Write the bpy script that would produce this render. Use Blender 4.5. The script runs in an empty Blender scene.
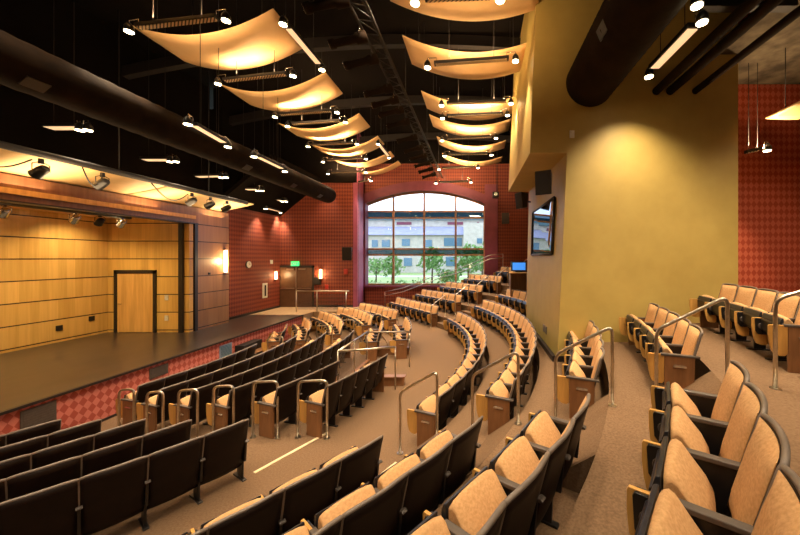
import bpy, bmesh, math, random
from mathutils import Vector, Matrix
random.seed(7)
PI = math.pi
S = bpy.context.scene
COL = S.collection
EYE = 3.5                       # eye height above the lowest floor; x right, y into the room, z up
F = 320.0
ORD = ['first','second','third','fourth','fifth','sixth','seventh','eighth','ninth','tenth','eleventh','twelfth',
       'thirteenth','fourteenth','fifteenth','sixteenth','seventeenth','eighteenth','nineteenth','twentieth','twenty-first','twenty-second']

# ------------------------------------------------------------------ materials
def new_mat(name):
    m = bpy.data.materials.new(name); m.use_nodes = True
    nt = m.node_tree; b = nt.nodes['Principled BSDF']
    return m, nt, b
def N(nt, t, **kw):
    n = nt.nodes.new(t)
    for k, v in kw.items():
        if k in n.inputs: n.inputs[k].default_value = v
        else: setattr(n, k, v)
    return n
def math_n(nt, op, a, b=None, c=None):
    n = nt.nodes.new('ShaderNodeMath'); n.operation = op
    for i, v in enumerate((a, b, c)):
        if v is None: continue
        if isinstance(v, (int, float)): n.inputs[i].default_value = v
        else: nt.links.new(v, n.inputs[i])
    return n.outputs[0]
def mixc(nt, fac, a, b):
    n = nt.nodes.new('ShaderNodeMix'); n.data_type = 'RGBA'
    for i, v in ((0, fac), (6, a), (7, b)):
        if isinstance(v, (int, float)): n.inputs[i].default_value = v
        elif isinstance(v, tuple): n.inputs[i].default_value = (v[0], v[1], v[2], 1)
        else: nt.links.new(v, n.inputs[i])
    return n.outputs[2]
def noise(nt, scale, stretch=(1,1,1), coord='Object', detail=3, rough=.55):
    tc = nt.nodes.new('ShaderNodeTexCoord'); mp = nt.nodes.new('ShaderNodeMapping')
    mp.inputs['Scale'].default_value = stretch
    nt.links.new(tc.outputs[coord], mp.inputs[0])
    n = nt.nodes.new('ShaderNodeTexNoise'); n.inputs['Scale'].default_value = scale
    n.inputs['Detail'].default_value = detail; n.inputs['Roughness'].default_value = rough
    nt.links.new(mp.outputs[0], n.inputs['Vector'])
    return n.outputs['Fac']
def ramp(nt, fac, lo, hi):
    n = nt.nodes.new('ShaderNodeMapRange'); n.inputs[1].default_value = lo; n.inputs[2].default_value = hi
    nt.links.new(fac, n.inputs[0]); return n.outputs[0]
def bump(nt, b, h, strength=.2, dist=.01):
    n = nt.nodes.new('ShaderNodeBump'); n.inputs['Strength'].default_value = strength; n.inputs['Distance'].default_value = dist
    nt.links.new(h, n.inputs['Height']); nt.links.new(n.outputs[0], b.inputs['Normal'])
def simple(name, c, rough=.5, metal=0, c2=None, scale=20, stretch=(1,1,1), bmp=0, spec=.5, lohi=(.35,.65)):
    m, nt, b = new_mat(name)
    b.inputs['Roughness'].default_value = rough; b.inputs['Metallic'].default_value = metal
    b.inputs['Specular IOR Level'].default_value = spec
    f = noise(nt, scale, stretch)
    c2 = c2 or tuple(v*.82 for v in c)
    nt.links.new(mixc(nt, ramp(nt, f, *lohi), c2, c), b.inputs['Base Color'])
    if bmp: bump(nt, b, f, bmp)
    return m
def emis(name, c, s):
    m, nt, b = new_mat(name)
    b.inputs['Base Color'].default_value = (*c, 1); b.inputs['Emission Color'].default_value = (*c, 1)
    b.inputs['Emission Strength'].default_value = s
    return m
def diamond(name, axis, light, dark, w=.14, h=.195):
    m, nt, b = new_mat(name); b.inputs['Roughness'].default_value = .7
    g = nt.nodes.new('ShaderNodeNewGeometry'); s = nt.nodes.new('ShaderNodeSeparateXYZ')
    nt.links.new(g.outputs['Position'], s.inputs[0])
    u = math_n(nt, 'DIVIDE', s.outputs[axis], w); v = math_n(nt, 'DIVIDE', s.outputs[2], h)
    a = math_n(nt, 'FLOOR', math_n(nt, 'ADD', u, v)); c = math_n(nt, 'FLOOR', math_n(nt, 'SUBTRACT', u, v))
    p = math_n(nt, 'PINGPONG', math_n(nt, 'ADD', a, c), 1)
    f = noise(nt, 3)
    col = mixc(nt, p, dark, light)
    nt.links.new(mixc(nt, math_n(nt, 'MULTIPLY', f, .25), col, tuple(x*.6 for x in dark)), b.inputs['Base Color'])
    return m
def panelled(name, c, c2, axis, z0, pitch, dark=(.03,.012,.006)):
    m, nt, b = new_mat(name); b.inputs['Roughness'].default_value = .38
    g = nt.nodes.new('ShaderNodeNewGeometry'); s = nt.nodes.new('ShaderNodeSeparateXYZ')
    nt.links.new(g.outputs['Position'], s.inputs[0])
    fz = math_n(nt, 'FRACT', math_n(nt, 'DIVIDE', math_n(nt, 'SUBTRACT', s.outputs[2], z0-.012), pitch))
    line = math_n(nt, 'LESS_THAN', fz, .032/pitch)
    grain = noise(nt, 14, (1,1,.05), detail=5)
    # veneer leaves: a random tone per 0.2 m strip
    k = math_n(nt, 'FLOOR', math_n(nt, 'DIVIDE', s.outputs[axis], .21))
    row = math_n(nt, 'FLOOR', math_n(nt, 'DIVIDE', math_n(nt, 'SUBTRACT', s.outputs[2], z0), pitch))
    w = nt.nodes.new('ShaderNodeTexWhiteNoise'); w.noise_dimensions = '2D'
    cb = nt.nodes.new('ShaderNodeCombineXYZ'); nt.links.new(k, cb.inputs[0]); nt.links.new(row, cb.inputs[1])
    nt.links.new(cb.outputs[0], w.inputs['Vector'])
    t = math_n(nt, 'ADD', math_n(nt, 'MULTIPLY', grain, .7), math_n(nt, 'MULTIPLY', w.outputs['Value'], .35))
    col = mixc(nt, ramp(nt, t, .3, .8), c2, c)
    nt.links.new(mixc(nt, line, col, dark), b.inputs['Base Color'])
    return m
def glass_mat(name, tint, gl=.08, rough=.0):
    m = bpy.data.materials.new(name); m.use_nodes = True; nt = m.node_tree; nt.nodes.clear()
    o = nt.nodes.new('ShaderNodeOutputMaterial'); mx = nt.nodes.new('ShaderNodeMixShader')
    t = nt.nodes.new('ShaderNodeBsdfTransparent'); t.inputs[0].default_value = (*tint, 1)
    g = nt.nodes.new('ShaderNodeBsdfGlossy'); g.inputs['Roughness'].default_value = rough
    mx.inputs[0].default_value = gl
    nt.links.new(t.outputs[0], mx.inputs[1]); nt.links.new(g.outputs[0], mx.inputs[2]); nt.links.new(mx.outputs[0], o.inputs[0])
    return m

M = {}
M['carpet'] = simple('carpet', (.22,.136,.080), .95, c2=(.145,.087,.049), scale=45, stretch=(1,1,1), bmp=.12, spec=.1, lohi=(.3,.7))
M['riser'] = simple('riser_carpet', (.26,.16,.085), .95, scale=40, spec=.1)
M['landing'] = simple('tan_floor', (.36,.23,.12), .6, scale=8)
M['stage_floor'] = simple('stage_floor', (.045,.032,.026), .28, c2=(.03,.022,.018), scale=4, stretch=(1,.3,1))
M['edge_black'] = simple('edge_black', (.02,.015,.015), .4)
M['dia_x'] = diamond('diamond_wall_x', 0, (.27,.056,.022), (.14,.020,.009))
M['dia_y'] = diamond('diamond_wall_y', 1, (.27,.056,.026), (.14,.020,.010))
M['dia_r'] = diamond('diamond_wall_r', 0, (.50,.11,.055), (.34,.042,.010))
M['dia_s'] = diamond('diamond_stage', 1, (.66,.20,.15), (.42,.075,.045), .15, .19)
M['maple_x'] = panelled('maple_panels_x', (.78,.49,.14), (.56,.32,.08), 0, EYE-2.6+.7, .622)
M['maple_y'] = panelled('maple_panels_y', (.78,.49,.16), (.58,.34,.09), 1, EYE-2.6+.7, .622)
M['brownwood_y'] = panelled('proscenium_panels', (.36,.19,.09), (.26,.13,.065), 1, EYE-2.6+.7, .622)
M['header'] = simple('header_veneer', (.26,.12,.055), .4, c2=(.19,.08,.035), scale=12, stretch=(1,1,.06))
M['maple'] = simple('maple_veneer', (.74,.43,.14), .4, c2=(.58,.32,.09), scale=10, stretch=(1,1,.08))
M['pan_wood'] = simple('seat_pan_maple', (.62,.33,.085), .35, c2=(.46,.23,.055), scale=14, stretch=(1,1,.1))
M['endwood'] = simple('end_panel_wood', (.26,.115,.045), .38, c2=(.19,.08,.03), scale=16, stretch=(1,1,.12))
M['gold'] = simple('gold_plaster', (.50,.36,.10), .55, c2=(.42,.295,.075), scale=2.2, bmp=.05, lohi=(.2,.8))
M['ceiling'] = simple('ceiling_dark', (.006,.004,.003), .9, scale=3, spec=.1)
M['steeldark'] = simple('painted_steel_dark', (.012,.008,.007), .6, scale=4)
M['duct'] = simple('duct_dark', (.020,.011,.006), .9, scale=3, c2=(.012,.007,.004), spec=.08)
M['duct_far'] = simple('duct_grey', (.12,.085,.065), .5, scale=3)
M['concrete'] = simple('rough_deck', (.16,.13,.085), .9, c2=(.05,.038,.025), scale=2.5, bmp=.3)
M['black'] = simple('black_plastic', (.012,.010,.010), .35, scale=9)
M['shell'] = simple('dark_back_shell', (.014,.007,.005), .45, c2=(.010,.005,.004), scale=6, spec=.18)
M['pan_black'] = simple('seat_pan_black', (.02,.022,.03), .28, scale=6)
M['trim'] = simple('grey_edge_trim', (.20,.16,.135), .42, scale=9)
M['fabric'] = simple('tan_fabric', (.64,.385,.19), .9, c2=(.49,.28,.125), scale=55, bmp=.15, spec=.15, lohi=(.3,.7))
M['arm'] = simple('armrest_grey', (.10,.08,.07), .4, scale=9)
M['steel'] = simple('brushed_steel', (.62,.56,.48), .28, 1.0, scale=30)
M['chrome'] = simple('chrome', (.75,.75,.75), .15, 1.0)
M['cloud'] = simple('cloud_panel', (.80,.52,.25), .5, c2=(.72,.45,.20), scale=1.5)
M['cream'] = simple('cream_soffit', (.82,.56,.26), .6, scale=1.5)
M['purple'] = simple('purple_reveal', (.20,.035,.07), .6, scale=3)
M['purple_lit'] = simple('purple_painted_daylight', (.36,.08,.16), .6, scale=3)  # brighter copy of the purple, window daylight put into the colour
M['door_metal'] = simple('door_bronze', (.13,.065,.035), .35, scale=6)
M['mullion'] = simple('mullion_brown', (.50,.25,.12), .45, scale=5)
M['bulb'] = emis('bulb_warm', (1,.80,.45), 14)
M['sconce'] = emis('sconce_glow', (1,.74,.36), 4)
M['tube'] = emis('tube_glow', (1,.66,.36), .35)
M['screen'] = emis('screen_blue', (.03,.16,.5), .7)
M['exitgreen'] = emis('exit_green', (.03,.7,.15), .9)
M['white'] = simple('white_plastic', (.75,.72,.66), .5)
M['redplastic'] = simple('red_plastic', (.5,.03,.02), .4)
m, nt, b = new_mat('louvre'); b.inputs['Roughness'].default_value = .5
g = nt.nodes.new('ShaderNodeTexCoord'); q = nt.nodes.new('ShaderNodeSeparateXYZ'); nt.links.new(g.outputs['Object'], q.inputs[0])
k = math_n(nt, 'FRACT', math_n(nt, 'MULTIPLY', math_n(nt, 'ADD', q.outputs[0], q.outputs[1]), 14.0))
nt.links.new(mixc(nt, math_n(nt, 'LESS_THAN', k, .4), (.75,.55,.30), (.05,.035,.025)), b.inputs['Base Color'])
M['louvre'] = m
M['vent'] = simple('vent_grey', (.11,.085,.07), .5)
M['glass'] = glass_mat('pane_clear', (.97,.98,1.0), .05)
M['glass_tint'] = glass_mat('pane_tinted', (.30,.38,.42), .08)
M['guard'] = glass_mat('guard_glass', (.86,.88,.95), .10, .05)
M['mirror'] = glass_mat('booth_glass', (.12,.16,.22), .55)
M['grass'] = simple('grass', (.20,.34,.09), .95, c2=(.34,.38,.16), scale=.6)
M['path'] = simple('path_pale', (.65,.62,.58), .9, scale=3)
M['leaf'] = simple('leaves', (.24,.42,.12), .8, c2=(.10,.24,.06), scale=3)
M['bark'] = simple('bark', (.12,.08,.05), .9)
M['stucco'] = simple('stucco_cream', (.52,.48,.40), .9, scale=1.5)
M['slate'] = simple('slate_roof', (.30,.31,.42), .8, scale=1)
M['teal'] = simple('teal_roof', (.08,.16,.18), .7, scale=1)
M['bwin'] = simple('far_window', (.10,.20,.27), .2)
M['nosing'] = simple('pale_nosing', (.82,.66,.42), .5, scale=8)

# ------------------------------------------------------------------ mesh builder
class MB:
    def __init__(s): s.v = []; s.f = []; s.sm = []; s.mi = []
    def add(s, vs, fs, smooth=False, mi=0):
        o = len(s.v); s.v += [tuple(v) for v in vs]
        for f in fs: s.f.append(tuple(i+o for i in f)); s.sm.append(smooth); s.mi.append(mi)
        return s
    def box(s, x0, x1, y0, y1, z0, z1, mi=0):
        return s.add([(x0,y0,z0),(x1,y0,z0),(x1,y1,z0),(x0,y1,z0),(x0,y0,z1),(x1,y0,z1),(x1,y1,z1),(x0,y1,z1)],
                     [(0,3,2,1),(4,5,6,7),(0,1,5,4),(1,2,6,5),(2,3,7,6),(3,0,4,7)], mi=mi)
    def prism(s, poly, z0, z1, mi=0):          # polygon in xy (ccw)
        n = len(poly)
        vs = [(p[0],p[1],z0) for p in poly]+[(p[0],p[1],z1) for p in poly]
        fs = [tuple(range(n))[::-1], tuple(range(n,2*n))]+[(i,(i+1)%n,n+(i+1)%n,n+i) for i in range(n)]
        return s.add(vs, fs, mi=mi)
    def prism_x(s, poly, x0, x1, smooth=False, mi=0):        # polygon in (y,z), extruded along x
        n = len(poly)
        vs = [(x0,p[0],p[1]) for p in poly]+[(x1,p[0],p[1]) for p in poly]
        s.add(vs, [tuple(range(n))[::-1], tuple(range(n,2*n))], mi=mi)
        return s.add(vs, [(i,(i+1)%n,n+(i+1)%n,n+i) for i in range(n)], smooth, mi)
    def tube(s, pts, r, n=10, cap=True, mi=0):
        pts = [Vector(p) for p in pts]; rs = r if isinstance(r, (list,tuple)) else [r]*len(pts)
        vs = []; t0 = (pts[1]-pts[0]).normalized()
        ref = Vector((0,0,1)) if abs(t0.z) < .9 else Vector((1,0,0))
        a = t0.cross(ref).normalized()
        for i, p in enumerate(pts):
            t = (pts[min(i+1,len(pts)-1)]-pts[max(i-1,0)]).normalized()
            a = (a - t*a.dot(t)).normalized(); b = t.cross(a)
            for k in range(n):
                q = 2*PI*k/n; vs.append(p+(a*math.cos(q)+b*math.sin(q))*rs[i])
        fs = [(i*n+k, i*n+(k+1)%n, (i+1)*n+(k+1)%n, (i+1)*n+k) for i in range(len(pts)-1) for k in range(n)]
        s.add(vs, fs, True, mi)
        if cap: s.add(vs[:n], [tuple(range(n))[::-1]], mi=mi); s.add(vs[-n:], [tuple(range(n))], mi=mi)
        return s
    def grid(s, rows, smooth=True, close=False, mi=0):
        m = len(rows[0]); vs = [p for r in rows for p in r]
        fs = [(i*m+j, i*m+j+1, (i+1)*m+j+1, (i+1)*m+j) for i in range(len(rows)-1) for j in range(m-1)]
        return s.add(vs, fs, smooth, mi)
    def slab(s, front, back, smooth=True, mi=0):             # two matching grids closed round the rim
        s.grid(front, smooth, mi=mi); s.grid([r[::-1] for r in back], smooth, mi=mi)
        fr = front; bk = back; R = len(fr)-1; C = len(fr[0])-1
        rim_f = [fr[0][j] for j in range(C+1)]+[fr[i][C] for i in range(1,R+1)]+[fr[R][j] for j in range(C-1,-1,-1)]+[fr[i][0] for i in range(R-1,0,-1)]
        rim_b = [bk[0][j] for j in range(C+1)]+[bk[i][C] for i in range(1,R+1)]+[bk[R][j] for j in range(C-1,-1,-1)]+[bk[i][0] for i in range(R-1,0,-1)]
        n = len(rim_f)
        return s.add(rim_f+rim_b, [(i, n+i, n+(i+1)%n, (i+1)%n) for i in range(n)], False, mi)
    def mesh(s, name, mats, bevel=0, seg=2):
        me = bpy.data.meshes.new(name); me.from_pydata(s.v, [], s.f)
        for p, sm, mi in zip(me.polygons, s.sm, s.mi): p.use_smooth = sm; p.material_index = mi
        for m in (mats if isinstance(mats, list) else [mats]): me.materials.append(M[m])
        bm = bmesh.new(); bm.from_mesh(me)
        bmesh.ops.remove_doubles(bm, verts=bm.verts, dist=1e-5)
        bmesh.ops.recalc_face_normals(bm, faces=bm.faces)
        if bevel:
            es = [e for e in bm.edges if len(e.link_faces) == 2 and e.calc_face_angle(0) > .6]
            r = bmesh.ops.bevel(bm, geom=es, offset=bevel, segments=seg, affect='EDGES', profile=.5)
        bm.to_mesh(me); bm.free(); return me
    def build(s, name, mats, parent=None, bevel=0, seg=2):
        o = bpy.data.objects.new(name, s.mesh(name, mats, bevel, seg)); COL.objects.link(o)
        if parent: o.parent = parent
        return o
def tag(o, label=None, cat=None, group=None, kind=None):
    if label: o['label'] = label
    if cat: o['category'] = cat
    if group: o['group'] = group
    if kind: o['kind'] = kind
    return o
def empty(name, loc, rz=0):
    o = bpy.data.objects.new(name, None); o.empty_display_size = .1; COL.objects.link(o); o.location = loc; o.rotation_euler = (0,0,rz); return o
def struct(o): o['kind'] = 'structure'; return o
def fillet(pts, r=.09, n=5):
    P = [Vector(p) for p in pts]; out = [P[0]]
    for i in range(1, len(P)-1):
        a = (P[i-1]-P[i]); b = (P[i+1]-P[i]); ra = min(r, a.length*.45, b.length*.45)
        p0 = P[i]+a.normalized()*ra; p1 = P[i]+b.normalized()*ra
        for k in range(n+1):
            t = k/n; out.append(p0*(1-t)**2+P[i]*2*t*(1-t)+p1*t*t)
    out.append(P[-1]); return out

# ------------------------------------------------------------------ floor levels
UC = (-9.0, 8.9)                        # centre of the raked upper rows
UR = [9.25,10.47,11.65,12.84,14.23]
UZ = [EYE-3.10, EYE-2.68, EYE-2.26, EYE-1.84, EYE-1.42, EYE-1.02]
TB = [UR[k]+.05 for k in range(5)]      # risers
TA = math.radians(39)
LX = [-6.6,-5.67,-4.74,-3.81,-2.88,-1.95]     # apex of each lower row's backs
LZ = [EYE-3.5, EYE-3.42, EYE-3.33, EYE-3.24, EYE-3.16, EYE-3.10]
LCY, LR = 8.6, 8.4
YMIN, YMAX, XMAX = -4.0, 19.0, 12.0
def upper_curve(R):
    pts = []
    a0, a1 = -TA, TA
    p = (UC[0]+R*math.cos(a0), UC[1]+R*math.sin(a0)); t = (p[1]-YMIN)/math.cos(a0)
    lo = (p[0]+math.sin(a0)*t, YMIN)
    p = (UC[0]+R*math.cos(a1), UC[1]+R*math.sin(a1)); t = (YMAX-p[1])/math.cos(a1)
    hi = (p[0]-math.sin(a1)*t, YMAX)
    n = 56
    if p[1] > YMAX: a1 = math.asin((YMAX-UC[1])/R); hi = None
    for i in range(n+1):
        a = a0+(a1-a0)*i/n; pts.append((UC[0]+R*math.cos(a), UC[1]+R*math.sin(a)))
    return [lo]+pts+([hi] if hi else [])
def upper_R(x, y):
    dx, dy = x-UC[0], y-UC[1]; a = math.atan2(dy, dx)
    if abs(a) <= TA: return math.hypot(dx, dy)
    a = math.copysign(TA, a); return dx*math.cos(a)+dy*math.sin(a)
def lower_curve(k, off=.14):
    R = LR+off; pts = []
    for i in range(49):
        a = math.radians(-52+104*i/48); pts.append((LX[k]-LR+R*math.cos(a), LCY+R*math.sin(a)))
    a = math.radians(52); p = pts[-1]; t = (YMAX-p[1])/math.cos(a); hi = (p[0]-math.sin(a)*t, YMAX)
    p = pts[0]; t = (p[1]-YMIN)/math.cos(a); lo = (p[0]-math.sin(a)*t, YMIN)
    return [lo]+pts+[hi]
def lower_s(x, y, k):
    c = (LX[k]-LR, LCY); dx, dy = x-c[0], y-c[1]; a = math.atan2(dy, dx); L = math.radians(52)
    if abs(a) <= L: return math.hypot(dx, dy)
    a = math.copysign(L, a); return dx*math.cos(a)+dy*math.sin(a)
def floor_z(x, y):
    r = upper_R(x, y)
    for k in range(4, -1, -1):
        if r > TB[k]: return UZ[k+1]
    z = LZ[0]
    for k in range(5):
        if lower_s(x, y, k) > LR+.14: z = LZ[k+1]
    return z
o = struct(MB().box(-14, XMAX, YMIN, YMAX, -.3, 0).build('floor', 'carpet'))
for k in range(5):
    c = lower_curve(k); poly = [(XMAX,YMAX),(XMAX,YMIN)][::-1]
    poly = [(max(p[0],-13.9), p[1]) for p in c]
    poly = poly+[(XMAX,YMAX),(XMAX,YMIN)]
    struct(MB().prism(poly[::-1], LZ[k]-.01, LZ[k+1]).build('floor', 'carpet'))
for k in range(5):
    poly = upper_curve(TB[k])+[(XMAX,YMAX),(XMAX,YMIN)]
    struct(MB().prism(poly[::-1], UZ[k]-.01, UZ[k+1]).build('floor', 'carpet'))
def pol(R, adeg, z=0):
    a = math.radians(adeg)
    if abs(a) <= TA: return Vector((UC[0]+R*math.cos(a), UC[1]+R*math.sin(a), z))
    s = math.copysign(TA, a); L = R*(abs(a)-TA); d = math.copysign(1, a)
    return Vector((UC[0]+R*math.cos(s)-math.sin(s)*d*L, UC[1]+R*math.sin(s)+math.cos(s)*d*L, z))
# half steps and pale nosings in the two upper aisles
def arc_pts(R, a0, a1, n=8): return [pol(R, a0+(a1-a0)*i/n) for i in range(n+1)]
NEAR = [(-32.0,-25.2),(-29.8,-24.6),(-28.6,-23.9),(-27.9,-23.2),(-27.4,-22.6)]
FARA = [(28.3,37.2),(28.0,36.6),(27.8,36.2),(27.6,35.8),(27.6,35.5)]
for k in range(5):
    for si, (a0, a1) in enumerate((NEAR[k], FARA[k])):
        if si == 0:
            inner = arc_pts(TB[k]-.5, a0-1.7, a1+1.0); outer = arc_pts(TB[k]+.005, a0-1.7, a1+1.0); m = MB(); n = len(inner)
            fr = [[(p.x,p.y,UZ[k]+.002) for p in inner],[(p.x,p.y,UZ[k+1]+.002) for p in outer]]; bk = [[(p.x,p.y,UZ[k]-.05) for p in inner],[(p.x,p.y,UZ[k]-.05) for p in outer]]
            struct(m.slab(fr, bk, False).build('floor_ramp', 'carpet')); continue
        inner = arc_pts(TB[k]-.32, a0, a1); outer = arc_pts(TB[k]+.005, a0, a1)
        zm = (UZ[k]+UZ[k+1])/2
        struct(MB().prism([(p.x,p.y) for p in outer+inner[::-1]][::-1], UZ[k], zm).build('floor', 'carpet'))
# nosings of the lower near aisle
def lowp(k, R, y, z=0):
    a = math.asin((y-LCY)/R); return Vector((LX[k]-LR+R*math.cos(a), y, z))
a = [Vector((-3.25+.55*i/6, 4.62+1.05*i/6, 0)) for i in range(7)]
m = MB().prism([(p.x,p.y) for p in a]+[(p.x+.05,p.y-.02) for p in a[::-1]], LZ[5], LZ[5]+.01).build('step_nosing', 'nosing')
tag(m, 'long white nosing strip where the lower near aisle meets the cross aisle', 'step nosing', 'nosing strips on the aisle steps')

a = arc_pts(TB[0]-.56, -31.2, -27.6); b = arc_pts(TB[0]-.5, -31.2, -27.6)
m = MB().prism([(p.x,p.y) for p in b+a[::-1]][::-1], UZ[0], UZ[0]+.012).build('step_nosing', 'nosing')
tag(m, 'short pale nosing strip on first step of the upper near aisle', 'step nosing')
# ------------------------------------------------------------------ seats
W = .548
SH = .97
def yback(z):                            # rear face of the backrest, recline
    return .20-(z-.2)*.20/.77
def shell_grid(off, z0, z1, xi, nz=9, nx=9, curl=0, bow=.035):
    rows = []
    for i in range(nz):
        z = z0+(z1-z0)*i/(nz-1); row = []
        y = yback(z)
        if z < .32 and curl: y += (.32-z)**1.5*1.4
        for j in range(nx):
            t = -1+2*j/(nx-1); x = t*xi
            zz = z
            if i == nz-1: zz = z-.018*t*t*t*t
            row.append((x, y+off+bow*t*t, zz))
        rows.append(row)
    return rows
def seat_meshes():
    D = {}
    b = MB().slab(shell_grid(.03,.17,.955,W/2-.006,curl=1), shell_grid(0,.17,.955,W/2-.006,curl=1)); D['back_shell'] = b.mesh('back_shell', 'shell')
    # moulded edge round the top and sides
    pts = []
    xi = W/2-.006
    for t in [i/12 for i in range(13)]:
        tt = -1+2*t; pts.append((tt*xi, yback(.96)+.016+.035*tt*tt, .962-.018*tt**4))
    side_l = [(-xi, yback(z)+.016+.035, z) for z in (.50,.65,.82,.93)]
    side_r = [(xi, yback(z)+.016+.035, z) for z in (.93,.82,.65,.50)]
    D['edge_trim'] = MB().tube(side_l+pts+side_r, .0165, 8).mesh('edge_trim', 'trim')
    def cush(off, z0, z1, xi, puff):
        rows = []
        for i in range(9):
            u = i/8; z = z0+(z1-z0)*u; row = []
            for j in range(9):
                t = -1+2*j/8
                p = puff*(1-t**4)*(1-(2*u-1)**6)+.004
                row.append((t*xi, yback(z)+off+.035*t*t+p, z))
            rows.append(row)
        return rows
    D['back_cushion'] = MB().slab(cush(.03,.38,.94,W/2-.028,.05), cush(.026,.38,.94,W/2-.028,-.0)).mesh('back_cushion', 'fabric')
    # folded seat cushion: a wedge leaning on the raised pan
    prof = [(.50,.40),(.515,.55),(.515,.68),(.505,.70),(.48,.715),(.45,.70),(.38,.61),(.315,.53),(.28,.46),(.29,.40),(.39,.385)]
    m = MB()
    xs = [-1,-.96,-.8,-.4,0,.4,.8,.96,1]; rows = []
    cy = .43; cz = .54
    for t in xs:
        sc = 1-.10*abs(t)**6-(.08 if abs(t) == 1 else 0)
        rows.append([(t*(W/2-.045), cy+(p[0]-cy)*sc, cz+(p[1]-cz)*sc+.012*(1-t*t)*(1 if p[1] > .6 else 0)) for p in prof+prof[:1]])
    m.grid(rows, True); m.add(rows[0][:-1], [tuple(range(len(prof)))]); m.add(rows[-1][:-1], [tuple(range(len(prof)))[::-1]])
    D['seat_cushion'] = m.mesh('seat_cushion', 'fabric')
    # raised pan: a deep maple shell, rounded below, black vented plate on its face
    D['seat_pan'] = MB().prism_x([(.515,.385),(.545,.39),(.56,.50),(.56,.64),(.545,.69),(.52,.70),(.517,.60)], -W/2+.04, W/2-.04).mesh('seat_pan', 'pan_black', .006)
    D['vent_plate'] = MB().prism_x([(.555,.44),(.58,.45),(.58,.60),(.56,.62)], -W/2+.06, W/2-.06).mesh('vent_plate', 'black', .006)
    # armrest pad and its standard on the -x side
    ax = -W/2-.0
    D['armrest'] = MB().prism_x([(.09,.60),(.50,.60),(.51,.612),(.50,.632),(.10,.628),(.08,.615)], ax-.028, ax+.028).mesh('armrest', 'arm', .006)
    st = MB().prism_x([(.16,.30),(.46,.30),(.50,.38),(.50,.60),(.13,.60)], ax-.014, ax+.014)
    st.prism_x([(.24,0),(.40,0),(.41,.31),(.23,.31)], ax-.012, ax+.012)
    st.prism_x([(.18,0),(.50,0),(.49,.02),(.19,.02)], ax-.03, ax+.03)
    D['standard'] = st.mesh('standard', 'black', .003, 1)
    wp = [(.47,.60),(.50,.618),(.665,.618),(.675,.60),(.675,.48),(.665,.38),(.645,.29),(.62,.235),(.56,.21),(.50,.21),(.47,.24)]
    D['side_wing'] = MB().prism_x(wp, ax-.013, ax+.013).mesh('side_wing', 'pan_wood', .004)
    for s, nm in ((-1,'l'),(1,'r')): D['wing_'+nm] = MB().prism_x([(a+.035, b) for a, b in wp], s*W/2-.018, s*W/2+.012).mesh('side_wing', 'pan_wood', .004)
    br = MB().prism_x([(.48,.37),(.60,.37),(.635,.42),(.645,.59),(.635,.612),(.48,.612)], ax-.032, ax+.032)
    D['hinge_box'] = br.mesh('hinge_box', 'black', .006)
    hb = MB()
    hb.tube([(ax-.045,.57,.50),(ax+.045,.57,.50)], .042, 14); D['hinge_boss'] = hb.mesh('hinge_boss', 'arm', .003, 1)
    for s, nm in ((-1,'l'),(1,'r')):
        x = s*W/2
        e = MB().prism_x([(.15,0.0),(.50,0.0),(.50,.60),(.14,.60)], x-.02, x+.02)
        D['end_panel_'+nm] = e.mesh('end_panel', 'endwood', .005)
        D['cap_'+nm] = MB().prism_x([(.08,.60),(.545,.60),(.55,.615),(.545,.632),(.08,.628)], x-.03, x+.03).mesh('armrest', 'arm', .006)
        D['light_'+nm] = MB().prism_x([(.24,.455),(.40,.455),(.40,.478),(.38,.49),(.26,.49),(.24,.478)], x+s*.02-(.0 if s>0 else .018), x+s*.02+(.018 if s>0 else .0)).mesh('aisle_light', 'chrome', .003)
    return D
SD = seat_meshes()
def part(name, me, parent):
    o = bpy.data.objects.new(name, me); COL.objects.link(o); o.parent = parent; return o
nseats = 0
def seat(x, y, facing, label, group, sx=1.0, first=False, last=False, z=None, sz=.94, open_r=False):
    global nseats; nseats += 1
    fx, fy = x+.3*math.cos(facing), y+.3*math.sin(facing)
    z = floor_z(fx, fy) if z is None else z
    r = empty('auditorium_seat', (x, y, z), facing-PI/2); r.scale = (sx,sz,sz)
    tag(r, label, 'seat', group)
    part('back_shell', SD['back_shell'], r); part('edge_trim', SD['edge_trim'], r); part('back_cushion', SD['back_cushion'], r)
    part('seat_cushion', SD['seat_cushion'], r); p = part('seat_pan', SD['seat_pan'], r); part('vent_plate', SD['vent_plate'], p)
    if first:
        e = part('end_panel', SD['end_panel_l'], r); part('side_wing', SD['wing_l'], e); part('aisle_light', SD['light_l'], e); part('armrest', SD['cap_l'], r)
    else:
        part('armrest', SD['armrest'], r); q = part('standard', SD['standard'], r); part('side_wing', SD['side_wing'], q); part('hinge_box', SD['hinge_box'], q); part('hinge_boss', SD['hinge_boss'], q)
    if open_r:
        a = part('armrest', SD['armrest'], r); q = part('standard', SD['standard'], r); part('side_wing', SD['side_wing'], q); part('hinge_box', SD['hinge_box'], q)
        a.location.x = W; q.location.x = W
    if last:
        e = part('end_panel', SD['end_panel_r'], r); part('side_wing', SD['wing_r'], e); part('aisle_light', SD['light_r'], e); part('armrest', SD['cap_r'], r)
    return r
PU = .555
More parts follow.
